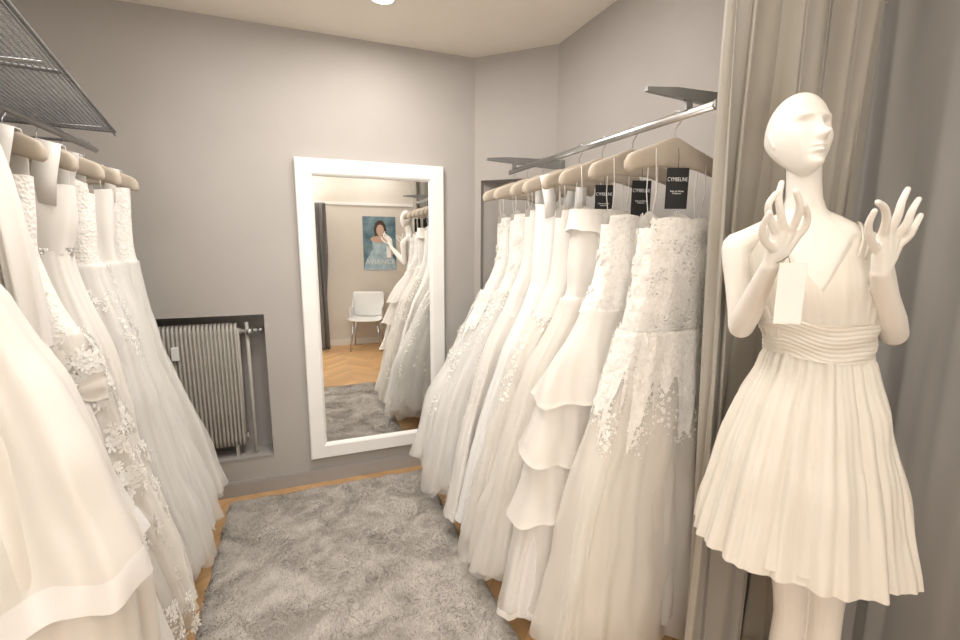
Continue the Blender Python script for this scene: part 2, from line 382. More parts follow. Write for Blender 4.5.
def ribbon(mb, pts, w, side, th=.0012):
    pts = [Vector(p) for p in pts]; side = Vector(side).normalized()*w/2; n = len(pts); vs = []
    for i, p in enumerate(pts):
        t = (pts[min(i+1, n-1)]-pts[max(i-1, 0)]).normalized(); nn = t.cross(side).normalized()*th
        vs += [p-side-nn, p+side-nn, p+side+nn, p-side+nn]
    fs = []
    for i in range(n-1):
        for k in range(4): fs.append((i*4+k, i*4+(k+1) % 4, i*4+4+(k+1) % 4, i*4+4+k))
    fs += [(0, 1, 2, 3), (n*4-4, n*4-3, n*4-2, n*4-1)]
    mb.add(vs, fs)
def hanger(x, y, rz, rail_z, label, group, hw=.185):
    r = thing('padded_hanger', label, 'hanger', (x, y, rail_z), rz, group)
    rs = []; n = 33
    for i in range(n):
        u = -1+2*i/(n-1); au = abs(u)
        e = 1 if au < .9 else max(.5, 1-((au-.9)/.1)**2*.5)
        zc = -.108-.046*au**1.5; hh = (.037-.009*au)*e; tt = (.008+.008*au**1.5)*e
        hh += .012*math.exp(-(u/.3)**2)
        rs.append([(u*hw, tt*math.copysign(abs(math.cos(a))**.7, math.cos(a)), zc+hh*math.copysign(abs(math.sin(a))**.8, math.sin(a))) for a in [2*PI*k/18 for k in range(18)]])
    MB().rings(rs).build('shoulder_form', M['hanger'], r)
    R_ = .0235
    pts = [(0, 0, -.07), (0, 0, -.038), (0, .004, -.03)]
    pts += [(0, R_*math.cos(a), R_*math.sin(a)-.004) for a in [(-60+20*k)*PI/180 for k in range(14)]]
    MB().tube(pts, .0016, 8).build('hook', M['chrome'], r)
    return r
def sym_top(kind):
    def f(th):
        s_ = math.sin(th); c = math.cos(th)
        if kind == 'sweet': return .03*math.exp(-((abs(c)-.45)/.3)**2)*(1 if s_ < 0 else .2)-.02*math.exp(-(c/.18)**2)*(s_ < 0)-.03*(abs(c) > .9)
        if kind == 'straight': return .006*math.cos(2*th)
        if kind == 'vee': return (-.10*math.exp(-(c/.35)**2)) if s_ < 0 else -.05*math.exp(-(c/.5)**2)
        return 0
    return f
def gown(label, group, x, y, rz, prof, ztop, zw, zhem, rail_z, kind, seed, neck='sweet', bod='satin', skirt='lining', hemf=None, loops=True, cy=None, name='bridal_gown', **kw):
    r = thing(name, label, 'gown', (x, y, 0), rz, group)
    S = Surf(prof, ztop, zw-.01, seed, 7, .001, .004, topf=sym_top(neck), hem=0, cy=cy, p=.9, crump=.006)
    S.mesh(MB(), 110, 22).build('bodice', M[bod], r)
    if not kw.get('noseam'):
        wb = Surf(prof, zw+.010, zw-.010, seed, 5, .001, .001, off=.0035, hem=0, cy=cy, p=.9)
        wb.mesh(MB(), 110, 4).build('waistband' if kw.get('belt') else 'waist_seam', M['bead'] if kw.get('belt') else M[bod], r)
    full = zw-zhem
    if kind == 'satin':
        S2 = Surf(prof, zw, zhem, seed+1, kw.get('n', 9), .003, kw.get('amp', .032), hem=.022, cy=cy, hemf=hemf, crump=.014)
        S2.mesh(MB(), 200, 60).build('skirt', M[skirt], r)
        S2.mesh(MB(), 200, 3, t0=.972, t1=1, off=.0025).build('hem_band', M[skirt], r)
    elif kind == 'tulle':
        S2 = Surf(prof, zw, zhem+.05, seed+1, 9, .002, .018, off=-.010, flare=-.035, hem=.01, cy=cy, hemf=hemf)
        S2.mesh(MB(), 140, 40).build('lining', M['lining'], r)
        tm = kw.get('tm', 'tulle')
        for q in range(3):
            S2 = Surf(prof, zw, zhem+[0, .035, .015][q], seed+5+q, 8+3*q, .002, .023+.003*q, off=.000+.005*q, flare=.000+.014*q, hem=.034, sharp=False, cy=cy, hemf=hemf, crump=.026, drift=3)
            S2.mesh(MB(), 210, 44).build('tulle_layer', M[tm], r)
        if kw.get('overlay'):
            S2.zt += .02
            mb = MB(); nt = 260; nz = 16; R = random.Random(seed); ph = [R.uniform(0, 6) for _ in range(4)]
            vs = []
            for j in range(nz+1):
                for i in range(nt):
                    th = 2*PI*i/nt; e = kw['overlay']*(1+.28*math.sin(7*th+ph[0])+.22*math.sin(16*th+ph[1])+.14*math.sin(33*th+ph[2]))
                    o0 = S2.off; S2.off += .0035; vs.append(S2.P(th, e*j/nz)); S2.off = o0
            mb.add(vs, [(j*nt+i, j*nt+(i+1) % nt, (j+1)*nt+(i+1) % nt, (j+1)*nt+i) for j in range(nz) for i in range(nt)])
            mb.build('lace_overlay', M['lace'], r); S2.zt -= .02
    elif kind == 'tiered':
        S2 = Surf(prof, zw, zhem, seed+1, 11, .002, .016, off=-.018, hem=.01, cy=cy, hemf=hemf)
        S2.mesh(MB(), 130, 40).build('lining', M['lining'], r)
        for q, (t0, t1) in enumerate(kw['tiers']):
            last = q == len(kw['tiers'])-1
            S3 = Surf(prof, zw-full*t0, zw-full*t1, seed+7+q, kw.get('n', 6) if not last else 11, .001, kw.get('amp', .020), off=.002 if not last else -.006, hem=kw.get('th', .02), cy=cy, fexp=.8, flare=kw.get('flare', .03)*(1 if not last else .4), crump=.022)
            tier = S3.mesh(MB(), 220, 28).build('tier', M[kw.get('tmat', 'organza') if not last else 'tulle_ivory'], r)
            S3.mesh(MB(), 220, 2, t0=kw.get('band', .94), t1=1.0, off=.0015).build('ribbon_hem', M['organza'], tier)
            S2 = S3
    if kw.get('app'):
        cnt, lo, hi, size = kw['app']
        applique(S2, cnt, lambda R: lo+(hi-lo)*R.random()**1.4, size, seed+3, off=.005 if kw.get('overlay') else .003, lift=kw.get('lift', .06)).build('lace_applique', M['applique'], r)
    if kw.get('bapp'):
        applique(S, kw['bapp'], lambda R: R.random()*.96+.02, (.006, .010), seed+4, off=.003, lift=.12).build('bodice_lace', M['applique'], r)
    hz = rail_z-.145
    if loops:
        for sx in (-1, 1):
            mb = MB(); x1 = (prof[0][2] if sx > 0 else -prof[0][1])*.75
            ribbon(mb, [(x1, .002, ztop-.02), (x1*1.03, .022, (ztop+hz)/2), (x1*1.06, .012, hz+.045), (x1*1.06, -.018, hz+.02), (x1*1.03, -.022, (ztop+hz)/2), (x1, -.006, ztop-.02)], .003, (1, 0, 0), .0007)
            mb.build('hanging_loop', M['satin'], r)
    if kw.get('straps'):
        wS, sm = kw['straps']
        for sx in (-1, 1):
            mb = MB(); x1 = (prof[0][2] if sx > 0 else -prof[0][1])*.62; k = 1.12
            ribbon(mb, [(x1*.9, -prof[0][3]*.95, ztop-.06), (x1, -prof[0][3]*.9, ztop+.02), (x1*k, -.03, hz+.02), (x1*k, -.014, hz+.054), (x1*k, .014, hz+.054), (x1*k, .03, hz+.02), (x1, prof[0][3]*.9, ztop+.02), (x1*.9, prof[0][3]*.95, ztop-.06)], wS, (1, 0, .25*-sx), .0015)
            mb.build('shoulder_strap', M[sm], r)
    if kw.get('sleeves'):
        ln, sm, rad0, sxx = kw['sleeves']
        for sx in (-1, 1):
            mb = MB(); x1 = sxx*sx; rs = []
            for j in range(25):
                u = j/24; cx_ = x1+sx*(.035*math.sin(u*1.6)); cz = hz+.015-ln*u
                rad = rad0*(.75+.5*math.sin(min(1, u*2.2)*PI/2)*(1-.3*u))
                rs.append([(cx_+rad*.6*math.cos(a)*(1+.25*math.sin(4*a+u*5)), rad*1.2*math.sin(a)*(1+.2*math.sin(5*a+u*3)), cz-.35*rad*math.cos(a)*sx) for a in [2*PI*k/40 for k in range(40)]])
            mb.rings(rs, cap=False); mb.build('sleeve', M[sm], r)
    return r

# ------------------------------------------------------------------ right rail
RZ = 1.90; RRX = 1.15
rl = thing('clothes_rail', 'chrome clothes rail on two wall brackets holding the right row of gowns', 'clothes rail', (RRX, 1.76, RZ))
b = MB()
b.rings([[(.007*math.cos(a), yy, .0135*math.sin(a)) for a in [2*PI*k/16 for k in range(16)]] for yy in (-.70, .71)])
b.build('rail_tube', M['chrome'], rl)
for yy in (-.59, .65):
    mb = MB()
    prof = [(RX-RRX, .020), (-.165, .047), (-.165, .058), (-.05, .070), (RX-RRX, .078)]
    vs = [(x, yy-.008, z) for x, z in prof]+[(x, yy+.008, z) for x, z in prof]; n = 5
    mb.add(vs, [tuple(range(n)), tuple(range(n, 2*n))[::-1]]+[(i, (i+1) % n, n+(i+1) % n, n+i) for i in range(n)])
    mb.box(-.012, .012, yy-.007, yy+.007, .010, .05)
    mb.build('bracket', M['dark_metal'], rl, smooth=False)
MB().tube([(0, -.703, 0), (0, -.697, 0)], .0155, 16).build('end_cap', M['dark_metal'], rl)
G1 = 'bridal gowns on the right rail'; G2 = 'padded hangers on the right rail'
def pr(sc=1, bust=.12, hem=.54, b=.085, ain=.27, zt=1.6, w=.145):
    return [(zt, bust+.02, bust-.01, .05), (1.42, bust, bust+.0, .062), (1.28, .13, w, .062), (1.0, .16, .27*sc, .078), (.6, .21, (hem-.09), b), (.12, ain, hem+.01, b+.016)]
RG = [
 (2.42, .30, dict(label='floral lace gown hanging farthest along the right rail, beside the mirror', prof=pr(1.15, .10, .59, .10, .26, 1.64, .16), ztop=1.64, kind='tulle', bod='lace', tm='tulle', app=(620, .0, .8, (.006, .010)), bapp=200, overlay=.2)),
 (2.25, .17, dict(label='white tulle gown hanging second from the mirror end of the right rail', prof=pr(1.05, .10, .55, .085, .26, 1.63), ztop=1.65, kind='tulle', bod='lace', tm='tulle', bapp=180, app=(260, 0, .4, (.006, .010)))),
 (2.08, .15, dict(label='satin gown scattered with lace sprigs, third from the mirror end of the right rail', prof=pr(1.1, .10, .51, .08, .26, 1.64, .16), ztop=1.66, kind='satin', skirt='satin', bod='satin', app=(330, .15, 1, (.006, .011)))),
 (1.92, .16, dict(label='plain white satin gown with wide straps in the middle of the right row', prof=pr(1.0, .125, .50, .078, .27, 1.68), ztop=1.68, kind='satin', skirt='satin_white', bod='satin_white', n=8, neck='vee', straps=(.06, 'satin_white'))),
 (1.76, .13, dict(label='ivory tulle gown with lace sprigs, fourth from the curtain end of the right rail', prof=pr(1.1, .115, .50, .078, .27, 1.62, .16), ztop=1.64, kind='tulle', bod='satin', tm='tulle_ivory', app=(330, .0, .9, (.006, .010)))),
 (1.60, .12, dict(label='strapless cream gown with a folded satin bodice behind the tiered gown', prof=pr(1.05, .135, .50, .09, .28, 1.61), ztop=1.62, kind='tulle', bod='satin', tm='tulle_ivory', neck='straight', fold=True)),
 (1.42, .12, dict(label='tiered organza gown with soft broad flounces, second from the curtain on the right rail', prof=pr(1.22, .125, .50, .10, .28, 1.60, .175), ztop=1.60, kind='tiered', bod='lace', tiers=[(0, .27), (.18, .46), (.38, .66), (.50, 1.0)], bapp=220, band=.965, flare=.045, th=.016)),
 (1.215, .10, dict(label='strapless gown with lace bodice and plain tulle skirt hanging nearest the taupe curtain', prof=[(1.6, .16, .105, .058), (1.42, .14, .118, .066), (1.28, .14, .142, .066), (1.0, .17, .215, .078), (.6, .22, .315, .084), (.1, .26, .395, .088)], ztop=1.58, kind='tulle', bod='lace', tm='tulle_ivory', bapp=900, app=(1300, 0, .32, (.005, .009)), noseam=True, overlay=.23)),
]
hl = ['farthest', 'second farthest', 'third farthest', 'fourth farthest', 'fifth farthest', 'third nearest', 'second nearest', 'nearest']
for i, (yy, zh, d) in enumerate(RG):
    fold = d.pop('fold', False)
    g = gown(group=G1, x=RRX, y=yy, rz=PI+[.03, -.04, .05, -.03, .03, -.04, .05, 0][i], zw=[1.22, 1.25, 1.15, 1.30, 1.2, 1.28, 1.26, 1.20][i], zhem=zh, rail_z=RZ, seed=20+11*i, **d)
    if fold:
        S = Surf(d['prof'], 1.635, 1.55, 5, 4, .001, .003, off=.010, hem=.006, p=.9, crump=.004, flare=.012)
        S.mesh(MB(), 110, 8).build('folded_cuff', M['satin'], g)
    hanger(RRX, yy, PI+[.05, -.08, .1, -.04, .07, -.06, .04, -.03][i], RZ, 'beige padded hanger with chrome hook, %s of those on the right rail' % hl[i], G2)
def swing(x, y, z, rz, label, k=1):
    r = thing('swing_tag', label, 'tag', (x, y, z), rz, 'black swing tags on the right rail hangers')
    w_, h_ = .036*k, .064*k
    MB().box(-w_, w_, -.0008, .0008, -h_, h_).build('card', M['black'], r, smooth=False)
    MB().tube([(0, 0, h_-.008), (.002, .004, h_+.03), (0, .008, h_+.06)], .0008, 6).build('cord', M['string'], r)
    text_mesh('lettering', 'CYMBELINE', .0178*k, M['tagtext'], Matrix.Translation((0, -.0013, .028*k)) @ STAND, r, .72, .012)
    text_mesh('small_lettering', 'Robe de Mariée\nCollection', .0068*k, M['tagtext'], Matrix.Translation((0, -.0013, -.012*k)) @ STAND, r)
swing(1.125, 1.165, 1.674, -.35, 'black card tag with white lettering hanging from the nearest hanger', .98)
swing(1.16, 1.37, 1.662, -.3, 'black card tag with white lettering hanging from the second nearest hanger', .98)
swing(1.13, 1.548, 1.665, -.3, 'black card tag with white lettering hanging from the third nearest hanger', .98)

# ------------------------------------------------------------------ left rail and wire shelf
SZ = 1.85; LZ = 1.885; LA = math.atan(.16); LRX = -.78
railx = lambda y: -.40-.16*y
sh = thing('wire_shelf', 'grey wire mesh shelf fixed high above the left row of gowns', 'shelf', (railx(1.6), 1.6, SZ), LA)
for q, (y0, y1) in enumerate(((-1.2, .03), (.04, .82))):
    b = MB(); fx, bx = .105, -.30
    for (p, p2) in (((fx, y0), (fx, y1)), ((bx, y0), (bx, y1)), ((fx, y0), (bx, y0)), ((fx, y1), (bx, y1))):
        b.tube([(p[0], p[1], .10), (p2[0], p2[1], .10)], .005, 8)
    b.tube([(fx, y0, .085), (fx, y1, .085)], .003, 6)
    b.build('shelf_frame', M['wire'], sh)
    b = MB(); yy = y0+.012
    while yy < y1:
        b.box(bx, fx, yy-.0012, yy+.0012, .0995, .102); yy += .0135
    xx = bx+.02
    while xx < fx:
        b.box(xx-.0012, xx+.0012, y0, y1, .097, .0995); xx += .0135
    b.build('wire_mesh', M['wire'], sh, smooth=False)
Mi = (Matrix.Translation(sh.location) @ Matrix.Rotation(LA, 4, 'Z')).inverted()
for yw in (.75, 1.55, 2.3):
    a_ = Mi @ Vector((railx(yw)+.08, yw, SZ+.090)); c_ = Mi @ Vector((LWX, yw, SZ+.090))
    b = MB(); b.tube([a_, c_], .005, 8); b.tube([c_+Vector((.004, 0, -.03)), c_+Vector((.004, 0, .02))], .009, 8)
    b.build('bracket', M['dark_metal'], sh)
l2 = thing('clothes_rail', 'chrome rail under the wire shelf holding the left row of gowns', 'clothes rail', (LRX, 1.5, LZ))
MB().tube([(0, -.95, 0), (0, 1.0, 0)], .0125, 14).build('rail_tube', M['chrome'], l2)
for yy in (-.9, .96):
    b = MB(); b.tube([(0, yy, .0), (0, yy, .02), (-.1, yy, .025), (LWX-LRX, yy, .025)], .006, 8); b.build('bracket', M['dark_metal'], l2)
G3 = 'bridal gowns on the left rail'; G4 = 'padded hangers on the left rail'
def pl(hem=.40, w=.11, b=.085, zt=1.75, top=.14, mid=.22):
    return [(zt, top, top+.01, .05), (1.56, top-.015, top, .055), (1.43, w, w+.02, .06), (1.15, w+.05, mid, .075), (.75, .24, hem-.09, b), (.3, .31, hem, b+.005), (.08, .33, hem+.02, b+.008)]
L1P = [(1.7, .13, .14, .05), (1.5, .13, .16, .06), (1.39, .14, .205, .07), (1.19, .17, .275, .085), (.96, .21, .34, .10), (.76, .25, .385, .11), (.4, .29, .39, .11), (.08, .32, .40, .11)]
LG = [
 (1.20, .12, dict(label='cream satin gown with a lifted banded overskirt, nearest in the left row', prof=L1P, ztop=1.69, zw=1.45, kind='satin', bod='satin_cream', skirt='satin_cream', neck='straight', straps=(.03, 'satin_cream'), amp=.022, n=9, over=True)),
 (1.41, .14, dict(label='plain satin gown with long hanging sleeves, second from the front of the left row', prof=pl(.36, .11, .085, 1.75, .14, .22), ztop=1.71, zw=1.42, kind='satin', skirt='satin', bod='satin', sleeves=(.50, 'satin', .036, .135), neck='vee', amp=.032)),
 (1.61, .28, dict(label='cream gown with large lace flowers on the skirt and a satin waist bow', prof=pl(.37, .11, .09, 1.73, .13, .22), ztop=1.67, zw=1.25, kind='tulle', bod='lace', tm='tulle_ivory', neck='vee', straps=(.05, 'satin'), app=(900, .05, 1, (.011, .023)), bapp=200, lift=.14, bow=True)),
 (1.82, .14, dict(label='ivory satin gown with beaded waistband and broad crossed straps in the left row', prof=pl(.33, .10, .085, 1.73, .14, .19), ztop=1.67, zw=1.47, kind='satin', skirt='satin', bod='satin', belt=True, neck='vee', straps=(.06, 'satin'), n=10, amp=.026)),
 (2.01, .16, dict(label='full white tulle gown with lace bodice in the left row, before the last two', prof=pl(.33, .11, .09, 1.71, .13, .19), ztop=1.69, zw=1.42, kind='tulle', bod='lace', neck='sweet', straps=(.03, 'tulle'), app=(260, 0, .3, (.007, .011)))),
 (2.19, .22, dict(label='white tulle gown with plain satin bodice, second from the radiator in the left row', prof=pl(.34, .11, .09, 1.71, .13, .18), ztop=1.69, zw=1.42, kind='tulle', bod='satin', neck='straight')),
 (2.38, .30, dict(label='white tulle gown with lace bodice hanging nearest the radiator in the left row', prof=pl(.345, .11, .09, 1.73, .13, .16), ztop=1.72, zw=1.42, kind='tulle', bod='lace', neck='vee', straps=(.035, 'organza'), tm='tulle')),
]
hl2 = ['nearest', 'second nearest', 'third nearest', 'middle one', 'third farthest', 'second farthest', 'farthest']
for i, (yy, zh, d) in enumerate(LG):
    bow = d.pop('bow', False); over = d.pop('over', False)
    g = gown(group=G3, x=LRX, y=yy, rz=.04*math.sin(i*2.3), zhem=zh, rail_z=LZ, seed=200+13*i, loops=('straps' not in d and 'sleeves' not in d), **d)
    if over:
        hf = lambda th: .07*math.cos(th-2.6)
        S = Surf(L1P, 1.45, .80, 303, 8, .004, .040, off=.012, hem=.025, crump=.022, fexp=.55, flare=.026, hemf=hf, drift=3)
        ov = S.mesh(MB(), 240, 56).build('overskirt', M['satin'], g)
        S.mesh(MB(), 240, 4, t0=.90, t1=.998, off=.0022).build('hem_band', M['satin_white'], ov)
    if bow:
        mb = MB(); c0 = Vector((.205, -.098, 1.10)); ux = Vector((.94, .34, 0))
        for sx in (-1, 1):
            # each loop is one pinched, folded flat band
            vs = []; n = 11; m = 7
            for j in range(n):
                u = j/(n-1); wv = .012+.026*math.sin(min(1, u*1.25)*PI/2)
                for q in range(m):
                    t = -1+2*q/(m-1)
                    vs.append(c0+ux*(sx*.068*u)+Vector((0, -.010-.010*math.sin(u*PI)-.004*math.cos(t*5), wv*t+.010*u)))
            for j in range(n):
                u = 1-j/(n-1); wv = .010+.022*math.sin(min(1, u*1.25)*PI/2)
                for q in range(m):
                    t = -1+2*q/(m-1)
                    vs.append(c0+ux*(sx*.068*u)+Vector((0, -.004+.003*math.sin(u*PI), wv*t-.006*u)))
            mb.add(vs, [(j*m+q, j*m+q+1, (j+1)*m+q+1, (j+1)*m+q) for j in range(2*n-1) for q in range(m-1)])
            ribbon(mb, [c0+Vector((sx*.004, -.008, -.01)), c0+Vector((sx*.02, -.018, -.06)), c0+Vector((sx*.035, -.022, -.13)), c0+Vector((sx*.042, -.028, -.19))], .036, (1, .3, .1), .0008)
        ribbon(mb, [c0+Vector((0, -.004, -.020)), c0+Vector((0, -.020, -.010)), c0+Vector((0, -.022, .010)), c0+Vector((0, -.004, .020))], .018, (1, .3, 0), .001)
        mb.build('waist_bow', M['satin'], g, label='satin bow')
    hanger(LRX, yy, [.05, -.05, .06, -.08, .05, -.05, .08][i], LZ, 'beige padded hanger with chrome hook, %s on the left rail' % hl2[i], G4, .168)

# ------------------------------------------------------------------ curtains
def curtain(label, p0, p1, z0, z1, nf, amp, m, seed, group=None, name='curtain', rod=None, spread=.35):
    p0 = Vector((p0[0], p0[1], 0)); p1 = Vector((p1[0], p1[1], 0)); L_ = (p1-p0).length; mid = (p0+p1)/2
    ang = math.atan2(p1.y-p0.y, p1.x-p0.x)
    r = thing(name, label, 'curtain', (mid.x, mid.y, z0), ang, group)
    R = random.Random(seed); ph = [R.uniform(0, 6.28) for _ in range(6)]; ns = int(nf*38); nz = 44; vs = []; fs = []
    for j in range(nz+1):
        v = j/nz
        for i in range(ns+1):
            u = i/ns
            wob = .7*math.sin(2*PI*u*1.3+ph[0]+v*2.0)+.35*math.sin(2*PI*u*2.9+ph[1]-v*2.6)
            a = 2*PI*nf*u+wob*2.2
            k = .70+.30*math.sin(ph[2]+u*8+v*1.8)
            yy = amp*k*(math.sin(a)+.12*math.sin(2*a+ph[3]+3*v)+.25*math.sin(.5*a+ph[4]+2.5*v))
            xx = (u-.5)*L_+amp*.4*math.sin(2*a+.4)*k+.018*math.sin(v*3.2+u*11)
            yy += .014*noise.noise(Vector((xx*12, v*2.5, seed)))
            vs.append((xx, yy*(1.1-spread*v), v*(z1-z0)))
    for j in range(nz):
        for i in range(ns):
            q = j*(ns+1)+i; fs.append((q, q+1, q+ns+2, q+ns+1))
    b = MB(); b.add(vs, fs); o = b.build('drape', m, r)
    sd = o.modifiers.new('thick', 'SOLIDIFY'); sd.thickness = .0015
    hb = MB(); hv = vs[-(ns+1):]
    a_ = [(x, y-.002, z-.05) for x, y, z in hv]; c_ = [(x, y-.002, z) for x, y, z in hv]; n = len(hv)
    hb.add(a_+c_, [(i, i+1, n+i+1, n+i) for i in range(n-1)])
    hb.build('header_tape', m, r)
    if rod:
        MB().tube([(-L_/2-.02, 0, z1-z0+rod), (L_/2+.02, 0, z1-z0+rod)], .010, 12).build('rod', M['white_paint'], r)
    return r
GC = 'curtains around the fitting cabin'
curtain('taupe floor length curtain hanging behind the white mannequin beside the right rail', (1.12, 1.01), (1.45, 1.01), .02, 2.62, 2.4, .042, M['curtain_taupe'], 5, GC, rod=.005)
curtain('narrow gathered taupe curtain just behind the mannequin\'s raised left hand', (1.49, 1.0), (1.69, .99), .02, 2.62, 2.0, .036, M['curtain_taupe'], 8, GC, rod=.005)
curtain('grey cabin curtain hanging from a low rod at the right edge', (1.735, 1.045), (1.72, .2), .02, 2.24, 6, .014, M['curtain_grey'], 41, GC, rod=.012)
curtain('grey curtain reflected at the left side of the mirror', (.08, -.9), (.36, -.9), .02, 2.02, 5, .03, M['curtain_dark'], 17, rod=.012)

# ------------------------------------------------------------------ mannequin
cP, sP = math.cos(PITCH), math.sin(PITCH)
R0, F0 = .96, 1.13
def mp(px, py, f=F0):
    u = (px-480)/FPX; v = (320-py)/FPX
    dz = (v*cP*f-sP*f)/(cP+v*sP); r = u*(cP*f-sP*dz)
    return Vector((r-R0, f-F0, CH+dz))
BR = math.radians(-24)
mq = thing('mannequin', 'white bald female mannequin in a short ivory dress with both hands raised', 'mannequin', (math.cos(YAW)*R0+math.sin(YAW)*F0, -math.sin(YAW)*R0+math.cos(YAW)*F0, 0), -YAW)
RC = [(1.72, .758), (1.62, .772), (1.53, .79), (1.40, .818), (1.245, .85), (1.05, .868), (.5, .918), (0, .95)]
def rc(z):
    return interp(RC, z)[0]-R0
def rot2(x, y): return (x*math.cos(BR)-y*math.sin(BR), x*math.sin(BR)+y*math.cos(BR))
b = MB()
tors = [(1.70, .035, .039, -.01), (1.65, .035, .039, -.005), (1.61, .037, .041, 0), (1.585, .044, .044, .004), (1.568, .058, .048, .006), (1.553, .082, .051, .006), (1.538, .108, .055, .006), (1.515, .130, .06, .004), (1.48, .136, .068, 0), (1.44, .132, .078, -.004), (1.40, .128, .086, -.008), (1.36, .122, .084, -.008), (1.31, .110, .076, 0), (1.245, .098, .070, 0), (1.18, .114, .078, .004), (1.08, .138, .09, .008), (.98, .145, .09, .008), (.92, .13, .085, .006), (.89, .08, .06, .004)]
def tring(z, w_, d_, dy):
    out = []
    for k in range(40):
        a = 2*PI*k/40; x, y = rot2(w_*math.copysign(abs(math.cos(a))**.9, math.cos(a)), dy+d_*math.sin(a)); out.append((rc(z)+x, y, z))
    return out
b.rings([tring(*q) for q in tors])
for sx in (-1, 1):
    cx_, cy_ = rot2(sx*.058, -.052); c0 = Vector((rc(1.40)+cx_, cy_, 1.405))
    b.rings([[c0+Vector((.045*math.cos(t)*math.cos(a), -.045*math.sin(t), .048*math.cos(t)*math.sin(a))) for a in [2*PI*k/20 for k in range(20)]] for t in [-1.2+i*.34 for i in range(8)]])
    hx, hy = rot2(sx*.062, 0); L_ = lambda z, k, dy=0: (rc(z)+hx*k, hy*k+dy, z)
    b.tube([L_(.98, 1), L_(.82, .88), L_(.62, .70), L_(.52, .66), L_(.46, .65), L_(.33, .66, .012), L_(.13, .66, .01), L_(.085, .66, .005)], [.074, .064, .047, .041, .039, .042, .026, .028], 20, round_ends=True)
    b.tube([L_(.07, .66, .02), L_(.055, .66, -.05), L_(.045, .74, -.12), L_(.042, .8, -.16)], [.03, .034, .034, .022], 14, flat=.75, round_ends=True)
sh1, el1, wr1 = mp(738, 246, F0+.055), mp(741, 325, F0+.04), mp(770, 264, .99)
sh2, el2, wr2 = mp(867, 247, F0-.06), mp(893, 331, F0-.04), mp(880, 270, .97)
for s0, e0, w0 in ((sh1, el1, wr1), (sh2, el2, wr2)):
    b.tube([s0, s0.lerp(e0, .18), s0.lerp(e0, .5), s0.lerp(e0, .8), e0], [.039, .038, .033, .030, .030], 20, round_ends=True)
    b.tube([e0, e0.lerp(w0, .25), e0.lerp(w0, .6), w0], [.030, .031, .025, .018], 20, round_ends=True)
    nk = Vector((rc(1.56), 0, 1.570))
    b.tube([nk, nk.lerp(s0, .4)+Vector((0, 0, .002)), nk.lerp(s0, .75), s0], [.028, .033, .036, .038], 18, round_ends=True)
def smooth_chain(P_, m=4):
    out = []; n = len(P_)
    for i in range(n-1):
        p0, p1, p2, p3 = P_[max(i-1, 0)], P_[i], P_[i+1], P_[min(i+2, n-1)]
        for k in range(m):
            t = k/m; out.append(.5*((2*p1)+(p2-p0)*t+(2*p0-5*p1+4*p2-p3)*t*t+(3*p1-p0-3*p2+p3)*t**3))
    return out+[P_[-1]]
def hand(w0, palm, chains):
    ks = [mp(*c[0]) for c in chains[:4]]
    for k_ in ks:
        b.tube([w0+(k_-w0)*.05, w0.lerp(k_, .55), k_], [.0170, .0140, .0098], 10, round_ends=True)
    for c in chains:
        P_ = smooth_chain([mp(*q) for q in c]); n = len(P_)
        b.tube(P_, [.0090-.0034*i/(n-1) for i in range(n)], 10, round_ends=True)
    b.tube([w0, mp(*palm[0]), mp(*palm[1])], [.018, .019, .0155], 12, flat=.75, round_ends=True)
hand(wr1, ((777, 249, .975), (783, 236, .965)), [
    ((776, 232, .96), (769, 216, .940), (768, 203, .930), (775, 192, .925)),
    ((783, 229, .955), (780, 210, .935), (778, 195, .928), (781, 181, .930)),
    ((790, 230, .955), (797, 215, .930), (799, 202, .915), (795, 190, .905)),
    ((795, 236, .96), (804, 226, .945), (807, 215, .932), (804, 203, .915)),
    ((773, 247, .965), (764, 239, .945), (762, 226, .925), (769, 211, .905))])
hand(wr2, ((881, 254, .965), (884, 241, .955)), [
    ((882, 233, .945), (886, 218, .920), (884, 206, .904), (877, 200, .892)),
    ((889, 231, .945), (897, 214, .925), (901, 200, .918), (907, 187, .920)),
    ((894, 236, .95), (906, 222, .932), (911, 209, .924), (918, 197, .926)),
    ((897, 243, .955), (908, 234, .943), (914, 224, .935), (920, 213, .935)),
    ((877, 248, .955), (870, 237, .935), (868, 223, .915), (874, 209, .898))])
HC = Vector((mp(794, 136, F0).x, -.006, 1.748))
def head_pt(a, e):
    n = Vector((math.cos(e)*math.sin(a), math.cos(e)*math.cos(a), math.sin(e)))
    x, y, z = n.x*.062, n.y*.084, n.z*.102
    if n.y < 0: y *= .93
    if n.z < 0:
        k = -n.z
        x *= 1-.34*k**1.6
        y = y*(1-.03*k) + .024*k**1.5 if n.y > 0 else y*(1-.52*k**1.2)+.024*k**1.5
    if n.y > 0:
        y -= .011*math.exp(-((n.y-1)/.3)**2)*1.0
    g = lambda cx, cz, wx, wz: math.exp(-((x-cx)/wx)**2-((z-cz)/wz)**2)
    if n.y > .1:
        y += .014*math.exp(-(x/.0085)**2)*max(0, min(1, (.024-z)/.045))*(1 if z > -.028 else max(0, 1-(-.028-z)/.010))
        y += .014*g(0, -.021, .009, .010)+.004*g(-.010, -.026, .006, .006)+.004*g(.010, -.026, .006, .006)
        y -= .017*(g(.026, .010, .015, .011)+g(-.026, .010, .015, .011))
        y += .008*(g(.026, .004, .011, .006)+g(-.026, .004, .011, .006))
        y += .007*(g(.026, .027, .022, .007)+g(-.026, .027, .022, .007))
        y += .0105*g(0, -.0465, .015, .0045)+.0115*g(0, -.0575, .012, .005)-.010*g(0, -.052, .017, .0020)
        y -= .006*g(0, -.067, .02, .004)
        y += .012*g(0, -.086, .018, .011)
        y += .004*(g(.040, -.018, .016, .018)+g(-.040, -.018, .016, .018))
    return Vector((x, y, z))
Hd = MB(); rs = []
